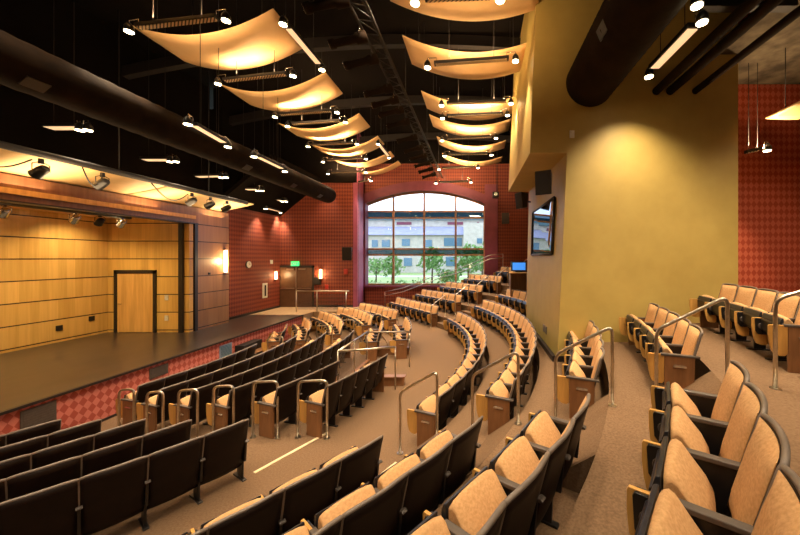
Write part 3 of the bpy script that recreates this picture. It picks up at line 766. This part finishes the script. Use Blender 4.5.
tag(MB().box(-10.08,-10.05,11.95,12.03,EYE-.62,EYE-.54).build('wall_button','black',bevel=.004), 'small dark button on wood-panelled wall left of tall sconce', 'button')
# landing guard rail
g = empty('guard_rail', (-8.8,15.5,SZ))
MB().tube([(0,0,1.0),(2.55,0,1.0)], .03, 10).build('top_rail', 'steel', g)
for x in (0,1.0,2.4): MB().tube([(x,0,-.3 if x==0 else .0),(x,0,1.0)], .025, 10).build('post', 'steel', g)
MB().box(.08,2.35,-.008,.008,.1,.85).build('glass_pane', 'guard', g)
tag(g, 'steel and glass guard rail on the landing before exit doors', 'guard rail')
# stair rails along the window
pts = []
xs3 = [(384.6,292),(403,288),(440,274),(455,270),(470,264),(490,255),(503,254)]
for dz, w in ((0,'upper'),(-.22,'lower')):
    P = [((u-478)/F*18.5, 18.55, EYE-(v-258)/F*18.5+dz) for u, v in xs3]
    g = empty('stair_rail', P[0]); o0 = Vector(P[0])
    MB().tube(fillet([Vector(p)-o0 for p in P], .15), .022, 8).build('rail_tube', 'steel', g)
    if w == 'upper':
        for p in P[::2]:
            q = Vector(p)-o0; MB().tube([q, q+Vector((0,0,-.9))], .016, 8).build('post', 'steel', g)
    tag(g, '%s steel rail climbing in steps along the bottom of window' % w, 'handrail')

# desk with monitor beyond the window block
dxp, dyp = 1.78, 13.9; dz = floor_z(dxp, dyp)
tz = EYE-.62
g = empty('control_desk', (dxp,dyp,dz))
MB().box(-.42,.42,-.3,.3,tz-dz-.04,tz-dz).build('desk_top', 'maple', g, .006)
MB().box(-.40,-.36,-.28,.28,0,tz-dz-.04).build('side_panel', 'endwood', g); MB().box(.36,.40,-.28,.28,0,tz-dz-.04).build('side_panel', 'endwood', g)
MB().box(-.36,.36,.2,.24,.1,tz-dz-.04).build('back_panel', 'endwood', g)
tag(g, 'wooden control desk at top of far aisle beside the gold tower', 'desk')
g = empty('monitor', (dxp,dyp,tz))
MB().box(-.33,.33,0,.3,.05,.46).build('housing', 'black', g, .015); MB().box(-.28,.28,-.006,.0,.10,.42).build('screen', 'screen', g); MB().box(-.15,.15,.02,.25,0,.05).build('stand', 'black', g)
tag(g, 'boxy black monitor with blue screen standing on the control desk', 'monitor')

# ------------------------------------------------------------------ ceiling: reflectors, fixtures, ducts
def cloud(x0, z0, x1, z1, ym, y0, y1, label, sag=.40):
    """curved reflector from (x0,z0) to (x1,z1), sagging between"""
    n = 18; fr = []; bk = []
    ang = 0
    for i in range(n+1):
        t = i/n; x = x0+(x1-x0)*t; z = z0+(z1-z0)*t-sag*4*t*(1-t)
        fr.append([(x-x0, (y1-y0)*j/4, z-z0) for j in range(5)]); bk.append([(x-x0, (y1-y0)*j/4, z-z0+.03) for j in range(5)])
    r = empty('ceiling_reflector', (x0, y0, z0))
    MB().slab(fr, bk).build('curved_panel', 'cloud', r)
    for t in (.12,.88):
        for yy in (.15,.85):
            x = (x1-x0)*t; z = (z1-z0)*t-sag*4*t*(1-t)+.03
            MB().tube([(x,(y1-y0)*yy,z),(x,(y1-y0)*yy,CZ-z0-.02)], .008, 5).build('hanger_cable', 'steeldark', r)
    tag(r, label, 'ceiling reflector', 'curved timber ceiling reflectors')
    return r
LC = [(4.6,5.85),(6.9,8.15),(9.25,10.45),(11.9,13.1),(14.1,15.1),(16.1,16.9),(17.7,18.4)]
RC = [(5.5,6.75),(7.8,8.95),(10.4,11.6),(12.1,13.2),(14.3,15.3),(16.6,17.4)]
for i, (a, b) in enumerate(LC):
    q = (1.07,1.07,1.06,1.05,1.03,1.01,1.0)[i]
    cloud((-7.5+.03*i)*q, EYE+5.0*q, -4.42*q, EYE+5.36*q, 0, a*q, b*q, 'curved wood ceiling reflector in the left line, %s from the camera' % ORD[i])
for i, (a, b) in enumerate(RC):
    q = (1.06,1.06,1.06,1.05,1.03,1.01)[i]
    cloud(-1.85*q, EYE+5.42*q, 1.25*q, EYE+5.25*q, 0, a*q, b*q, 'curved wood ceiling reflector in the right line, %s from the camera' % ORD[i], .36)
cloud(6.2, EYE+3.0, 8.8, EYE+3.3, 0, 6.1, 6.9, 'pale curved ceiling reflector at the far right before red wall', .12)
nfx = 0
def fixture(p0, p1, label, down=70, up=0, lamps='both', spot=75, width=.13, glow=True, louv='louvre', upaim=(0,.75,1), drop=None, aims=None):
    global nfx; nfx += 1
    p0 = Vector(p0); p1 = Vector(p1); mid = (p0+p1)/2; d = (p1-p0); L = d.length; d.normalize()
    r = empty('light_bar', mid); side = d.cross(Vector((0,0,1))).normalized()
    def P(a, s, z): return d*a+side*s+Vector((0,0,z))
    h = L/2-.16; w = width/2
    c = [P(-h,-w,.0),P(h,-w,.0),P(h,w,.0),P(-h,w,.0),P(-h,-w,.07),P(h,-w,.07),P(h,w,.07),P(-h,w,.07)]
    MB().add(c, [(0,3,2,1),(4,5,6,7),(0,1,5,4),(1,2,6,5),(2,3,7,6),(3,0,4,7)]).build('housing', 'steeldark', r, .006)
    if glow:
        c = [P(-h+.04,-w*.75,-.012),P(h-.04,-w*.75,-.012),P(h-.04,w*.75,-.012),P(-h+.04,w*.75,-.012),P(-h+.04,-w*.75,.0),P(h-.04,-w*.75,.0),P(h-.04,w*.75,.0),P(-h+.04,w*.75,.0)]
        MB().add(c, [(0,3,2,1),(4,5,6,7),(0,1,5,4),(1,2,6,5),(2,3,7,6),(3,0,4,7)]).build('louvre', louv, r)
    ends = {'both':(-L/2, L/2), 'right':(L/2-.18, L/2), 'far':(L/2,)}[lamps]
    for i, a in enumerate(ends):
        q = P(a,0,0)
        hd = MB().tube([q+Vector((0,0,.12)),q+Vector((0,0,.05)),q+Vector((0,0,-.05))], [.03,.075,.085], 14).build('lamp_head', 'black', r)
        MB().tube([q+Vector((0,0,-.052)),q+Vector((0,0,-.062))], .072, 14).build('lamp', 'bulb', hd)
        MB().tube([q+Vector((0,0,.1)), q+Vector((0,0,.17)), P(a*.8,0,.17), P(a*.8,0,.05)], .010, 6).build('arm', 'chrome', r)
        if down:
            aim = aims[i] if aims else (random.uniform(-.15,.15),random.uniform(-.15,.15),-1)
            point(mid+q+Vector((0,0,-.10)), down, (1,.79,.53), .06, 'SPOT', aim, spot, 1.0)
    for a in (-h*.6, h*.6):
        MB().tube([P(a,0,.07), P(a,0,max(.3,CZ-mid.z-.05))], .007, 5).build('stem', 'steeldark', r)
    if up:
        u = MB().box(0,0,0,0,0,0)
        point(mid+Vector((0,0,.12)), up, (1,.66,.34), 0, 'AREA', upaim, sx=max(.2,L*.8), sy=.1)
    tag(r, label, 'light fixture', 'ceiling light bars'); return r
def pz(u, v, y): return ((u-478)/F*y, y, EYE+(258-v)/F*y)
def ph(u, v, h): y = F*h/(258-v); return ((u-478)/F*y, y, EYE+h)
LM = 1.8; UP = 31; DN = 120*LM
for i, (a, b, y) in enumerate((((129,29),(226,18),6.75),((218,82),(293,74),8.9),((275,115.5),(337,111),11.3),((287.5,125),(345.5,121),12.3),
                     ((308,145.5),(357,143),14.3),((323,161),(366,158),16.2),((328,173),(366,171.5),17.5),((347,185),(371,180),18.3))):
    y *= .94
    fixture(pz(*a,y), pz(*b,y), 'slim light bar with two lamps below left reflectors, %s from camera' % ORD[i], DN, UP)
for i, (a, b, y) in enumerate((((415,0),(500,-3),5.6),((427.5,65.5),(515.5,59),8.1),((441.5,104),(511,102),10.6),((442.5,117),(507.5,114),11.7),
                     ((442,139.5),(496,137),13.8),((444.5,155),(491.5,154),15.8),((439,168.5),(478,167),17.3),((436,182.5),(471,181.5),18.3))):
    y *= .94
    fixture(pz(*a,y), pz(*b,y), 'slim light bar with two lamps below right reflectors, %s from camera' % ORD[i], DN, UP)
for i, (a, b, h) in enumerate((((283,22),(322,68),5.0),((188,122),(228,145),2.9),((254,155),(285,170),2.9),((378,143),(389,157),5.0),((265.6,207.8),(280.4,212),2.4))):
    w = ['between first two left reflectors','beside left duct, nearer one','beside left duct, farther one','beyond left reflectors','high on left red wall'][i]
    fixture(ph(*a,h), ph(*b,h), 'light bar running into the depth of room, '+w, 90*LM, louv='tube', width=.17)
for i, (a, b, y) in enumerate((((40,128),(88,128),7.14),((138,160),(176,160),9.47),((192,177),(226,176),11.4),((236,189.5),(262,189.5),13.4),((268,200),(286,200.5),15.6))):
    fixture(pz(*a,y), pz(*b,y), 'short pale wing light with twin lamps above stage edge, %s from camera' % ORD[i], 50*LM, aims=[(.5,0,-1),(.5,0,-1)], lamps='right', width=.24, louv='tube')
fixture(ph(702,19,3.42), ph(649,74,3.45), 'light bar pointing at the gold wall beside the round duct', 150, louv='tube', width=.2, aims=[(.1,.45,-1),(.05,.30,-1)], spot=110)
fixture(ph(738,-35,3.42), ph(697,2,3.45), 'light bar at top edge right of the large duct', 200, louv='tube')
fixture((5.95,7.3,EYE+2.35), (6.6,7.3,EYE+2.5), 'small light bar before the right red wall', 260, 30, lamps='far', width=.1, upaim=(.2,-.7,.6))
for i, (x, y, h, al) in enumerate(((-5.5,4.2,5.0,0),(-.3,3.0,5.0,0),(2.6,1.2,4.6,1),(-3.0,1.6,5.0,0),(-6.5,1.2,5.0,0),(4.6,3.2,3.9,1),(.5,-.8,5.0,0),(5.0,.2,4.0,0),(-3.4,-1.2,5.0,0),(7.5,4.5,3.9,0),(-1.9,5.2,5.0,1))):  # out-of-view fill fixtures, added to brighten the foreground seats
    dv = Vector((0,.7,0)) if al else Vector((.8,0,0)); c = Vector((x,y,EYE+h))
    fixture(c-dv, c+dv, 'unseen fill light bar added over the foreground seats, %s of those above the camera' % ORD[i], 85*LM, 0, aims=[(0,.45,-1),(0,.2,-1)], spot=95)
# ducts
def duct(p0, p1, r, mat, label, ribs, patch=()):
    p0 = Vector(p0); p1 = Vector(p1); L = (p1-p0).length; n = int(L*ribs); d = (p1-p0)/L
    g = empty('air_duct', p0); pts = []; rs = []
    for i in range(n+1):
        pts.append(d*L*i/n); rs.append(r*(1+.012*math.sin(i*PI)) if False else r*(1.0 if i % 2 else 1.03))
    pts += [d*(L+.08), d*(L+.12)]; rs += [r*.9, r*.55]
    MB().tube(pts, rs, 36).build('duct_body', mat, g)
    for a, q in patch:
        s = Vector((math.cos(q),0,math.sin(q)))*r*1.0+d*a
        m = MB().box(-.09,.09,-.14,.14,-.012,.012); o = m.build('air_grille', 'black', g); o.location = s; o.rotation_euler = (0, PI/2-q, 0)
    tag(g, label, 'air duct'); return g
duct((-7.15,1.0,EYE+3.0), (-7.15,15.3,EYE+3.0), .37, 'duct', 'long dark round duct running the length of room above stage edge', 6,
     [(a,-.9) for a in (4.0,8.6,11.0,13.0)])
duct((2.4,1.0,EYE+3.75), (2.4,6.86,EYE+3.75), .5, 'duct', 'big ribbed round duct running into the gold wall', 12, [(4.0,PI+.4)])
for i, (x, r) in enumerate(((3.9,.09),(4.2,.09),(4.75,.07))):
    m = MB().tube([(x,1.0,EYE+3.65),(x,7.0,EYE+3.65)], r, 12).build('ceiling_pipe', 'duct')
    tag(m, 'dark ceiling pipe entering the gold wall, %s from the large duct' % ORD[i], 'pipe', 'ceiling pipes')
m = MB().box(3.6,5.2,5.2,5.35,EYE+4.1,EYE+4.25).build('ceiling_strut', 'steeldark'); tag(m, 'dark cross strut above the ceiling pipes at right', 'strut')
# lighting truss with profile spots
tr = empty('lighting_truss', (-2.15,4.5,EYE+4.55)); L = 13.6
for dx_, dz_ in ((-.15,0),(.15,0),(0,.26)): MB().tube([(dx_,0,dz_),(dx_,L,dz_)], .028, 8).build('chord', 'steeldark', tr)
m = MB(); n = 34
for i in range(n):
    a, b = L*i/n, L*(i+1)/n
    m.tube([(-.15,a,0),(0,b,.26)], .012, 5).tube([(.15,a,0),(0,b,.26)], .012, 5).tube([(-.15,a,0),(.15,b,0)], .012, 5)
m.build('lacing', 'steeldark', tr)
for y in (1,5,9,13): MB().tube([(0,y,.26),(0,y,CZ-EYE-4.6)], .012, 5).build('hanger', 'steeldark', tr)
tag(tr, 'dark lattice lighting truss running between the two reflector lines', 'truss')
for i, y in enumerate((5.4,6.3,7.0,8.2,8.8,9.4,10.2,11.5,12.6,13.6,14.6,15.6,16.6)):
    s = empty('profile_spot', (-2.3,y,EYE+4.5)); d = Vector((-1,-.12,-.32)).normalized()
    b = Vector((0,0,-.16))
    MB().tube([b-d*.12,b-d*.1,b+d*.1,b+d*.12,b+d*.5,b+d*.52,b+d*.62], [.07,.105,.105,.075,.07,.09,.09], 12).build('barrel', 'duct', s)
    MB().tube([b+d*.62,b+d*.63], .075, 12).build('lens', 'chrome', s)
    MB().tube([b+Vector((0,.12,0)),Vector((0,.12,-.02)),Vector((0,-.12,-.02)),b+Vector((0,-.12,0))], .010, 6).build('yoke', 'chrome' if i in (1,4) else 'steeldark', s)
    tag(s, 'dark profile spotlight clamped to the centre truss, %s from the camera' % ORD[i], 'stage light', 'profile spots on the truss')
# projector hanging before window's right side
g = empty('ceiling_projector', ((497-478)/F*17.5,17.5,EYE+(258-195)/F*17.5))
MB().box(-.25,.1,-.2,.2,-.15,.15).build('body', 'steeldark', g, .02); MB().tube([(-.08,-.2,0),(-.08,-.3,0)], .1, 14).build('lens', 'chrome', g); MB().tube([(0,0,.15),(0,0,CZ-EYE-3.5)], .02, 8).build('mount_pole', 'steeldark', g)
tag(g, 'ceiling projector hung at the upper right of the arched window', 'projector')

# ------------------------------------------------------------------ outdoors
GZ = EYE-2.75
o = MB().box(-70,60,19.6,140,GZ-.2,GZ).build('lawn', 'grass'); tag(o, 'green lawn outside the arched window', 'lawn', kind='structure')
for i, (a, b) in enumerate((((-60,30),(40,33)),((-60,46),(40,49)))):
    o = MB().box(a[0],b[0],a[1],b[1],GZ,GZ+.03).build('footpath', 'path'); tag(o, 'pale footpath across the lawn, %s one' % ('nearer','farther')[i], 'path', kind='structure')
bd = empty('campus_building', (-10,60,GZ))
def zz(v, y=60): return EYE+(258-v)/F*y-GZ
def xx(u, y=60): return (u-478)/F*y+10
MB().box(xx(340),xx(464),0,12,0,zz(234)).build('lower_wall', 'stucco', bd)
MB().add([(xx(335),-.6,zz(235)),(xx(464),-.6,zz(235)),(xx(464),6,zz(222)),(xx(335),6,zz(222))], [(0,1,2,3)]).add([(xx(335),-.6,zz(235.5)),(xx(464),-.6,zz(235.5)),(xx(464),6,zz(222.5)),(xx(335),6,zz(222.5))], [(3,2,1,0)]).build('sloped_roof', 'slate', bd)
MB().box(xx(340),xx(520),5,14,0,zz(216)).build('upper_wall', 'stucco', bd)
MB().box(xx(338),xx(522),4.4,15,zz(217),zz(209)).build('parapet', 'teal', bd)
MB().box(xx(464),xx(500),-2,6,0,zz(224)).build('wing_wall', 'stucco', bd)
for (u0,u1,v0,v1,y) in ((402,410,239,246,-.1),(444,462,238,246,-.1),(372,378,240,247,-.1),(382,390,240,247,-.1),(424,432,240,247,-.1),(477,482,239,244,-2.1),(446,456,257,266,-.1),(404,412,258,266,-.1),(478,484,255,262,-2.1)):
    f = MB().box(xx(u0),xx(u1),y-.05,y+.05,zz(v1),zz(v0)).build('window', 'bwin', bd)
for (u0,u1) in ((390,406),(445,462),(477,479)):
    MB().box(xx(u0),xx(u1),4.9,5.0,zz(222),zz(219)).build('window', 'purple', bd)
tag(bd, 'cream campus building with slate and teal roofs seen through arched window', 'building')
def tree(x, y, h, r, label, leafm='leaf'):
    g = empty('tree', (x,y,GZ))
    MB().tube([(0,0,0),(.05,0,h*.5),(0,0,h*.85)], [.10,.07,.03], 8).build('trunk', 'bark', g)
    m = MB()
    for i in range(620):
        while True:
            p = Vector((random.uniform(-1,1),random.uniform(-1,1),random.uniform(-1,1)))
            if p.length < 1: break
        lump = .78+.22*math.sin(p.x*7+x)*math.cos(p.z*6+y)
        c = Vector((p.x*r*lump,p.y*r*lump,h*.62+p.z*h*.38*lump)); s = random.uniform(.09,.19)*r/1.4
        n1 = Vector((random.gauss(0,1),random.gauss(0,1),random.gauss(0,1))).normalized(); n2 = n1.orthogonal().normalized(); n3 = n1.cross(n2)
        m.add([c-n2*s, c+n3*s*.6+n1*s*.1, c+n2*s, c-n3*s*.6+n1*s*.1], [(0,1,2,3)])
    m.build('foliage', 'leaf', g)
    tag(g, label, 'tree', 'trees outside the window')
for i, (u, y, h, r) in enumerate(((392,30,3.4,1.35),(432,34,4.3,1.8),(468,29,4.3,1.7),(482,32,4.6,1.9),(376,36,3.0,1.3),(449,26,2.0,1.2))):
    tree((u-478)/F*y, y, h, r, 'leafy green tree outside the window, %s' % ['left of the first tall mullion','behind middle of window','right of window behind far rows','farthest right behind the frame','farthest left by window edge','low one right of centre'][i])
for i, (u, y) in enumerate(((372,26),(400,27),(418,28),(445,24),(460,25),(475,24))):
    g = empty('shrub', ((u-478)/F*y, y, GZ)); m = MB()
    for j in range(260):
        p = Vector((random.gauss(0,.4),random.gauss(0,.35),abs(random.gauss(0,.35)))); s = .12
        n1 = Vector((random.gauss(0,1),random.gauss(0,1),random.gauss(0,1))).normalized(); n2 = n1.orthogonal().normalized(); n3 = n1.cross(n2)
        m.add([p-n2*s, p+n3*s*.6, p+n2*s, p-n3*s*.6], [(0,1,2,3)])
    m.build('foliage', 'leaf', g)
    tag(g, 'low green shrub on lawn outside the window, %s from left' % ORD[i], 'shrub', 'shrubs outside the window')

# ------------------------------------------------------------------ light
w = bpy.data.worlds.new('World'); S.world = w; w.use_nodes = True; nt = w.node_tree
bg = nt.nodes['Background']
f = noise(nt, 3.0, (1,1,3), 'Generated', 5)
nt.links.new(mixc(nt, ramp(nt, f, .4, .62), (.45,.62,.95), (.92,.96,1.0)), bg.inputs[0]); bg.inputs[1].default_value = 1.7
for i in range(5):
    point((-9.3,1.8+2.6*i,EYE+1.55), 26, (1,.70,.38), 0, 'AREA', (.05,0,1), sx=.9, sy=2.6)  # uplights with no fixture, added to light the cream soffit
cam_d = bpy.data.cameras.new('camera'); cam = bpy.data.objects.new('camera', cam_d); COL.objects.link(cam)
cam.location = (0,0,EYE); cam.rotation_euler = (PI/2,0,0)
cam_d.sensor_width = 36; cam_d.lens = 36*F/800; cam_d.shift_x = -78/800; cam_d.shift_y = -9.5/800; cam_d.clip_start = .05; cam_d.clip_end = 500
S.camera = cam
vs = S.view_settings; vs.view_transform = 'Standard'; vs.look = 'None'; vs.gamma = 1; vs.use_curve_mapping = False; vs.exposure = 1.3
print('seats', nseats, 'fixtures', nfx)
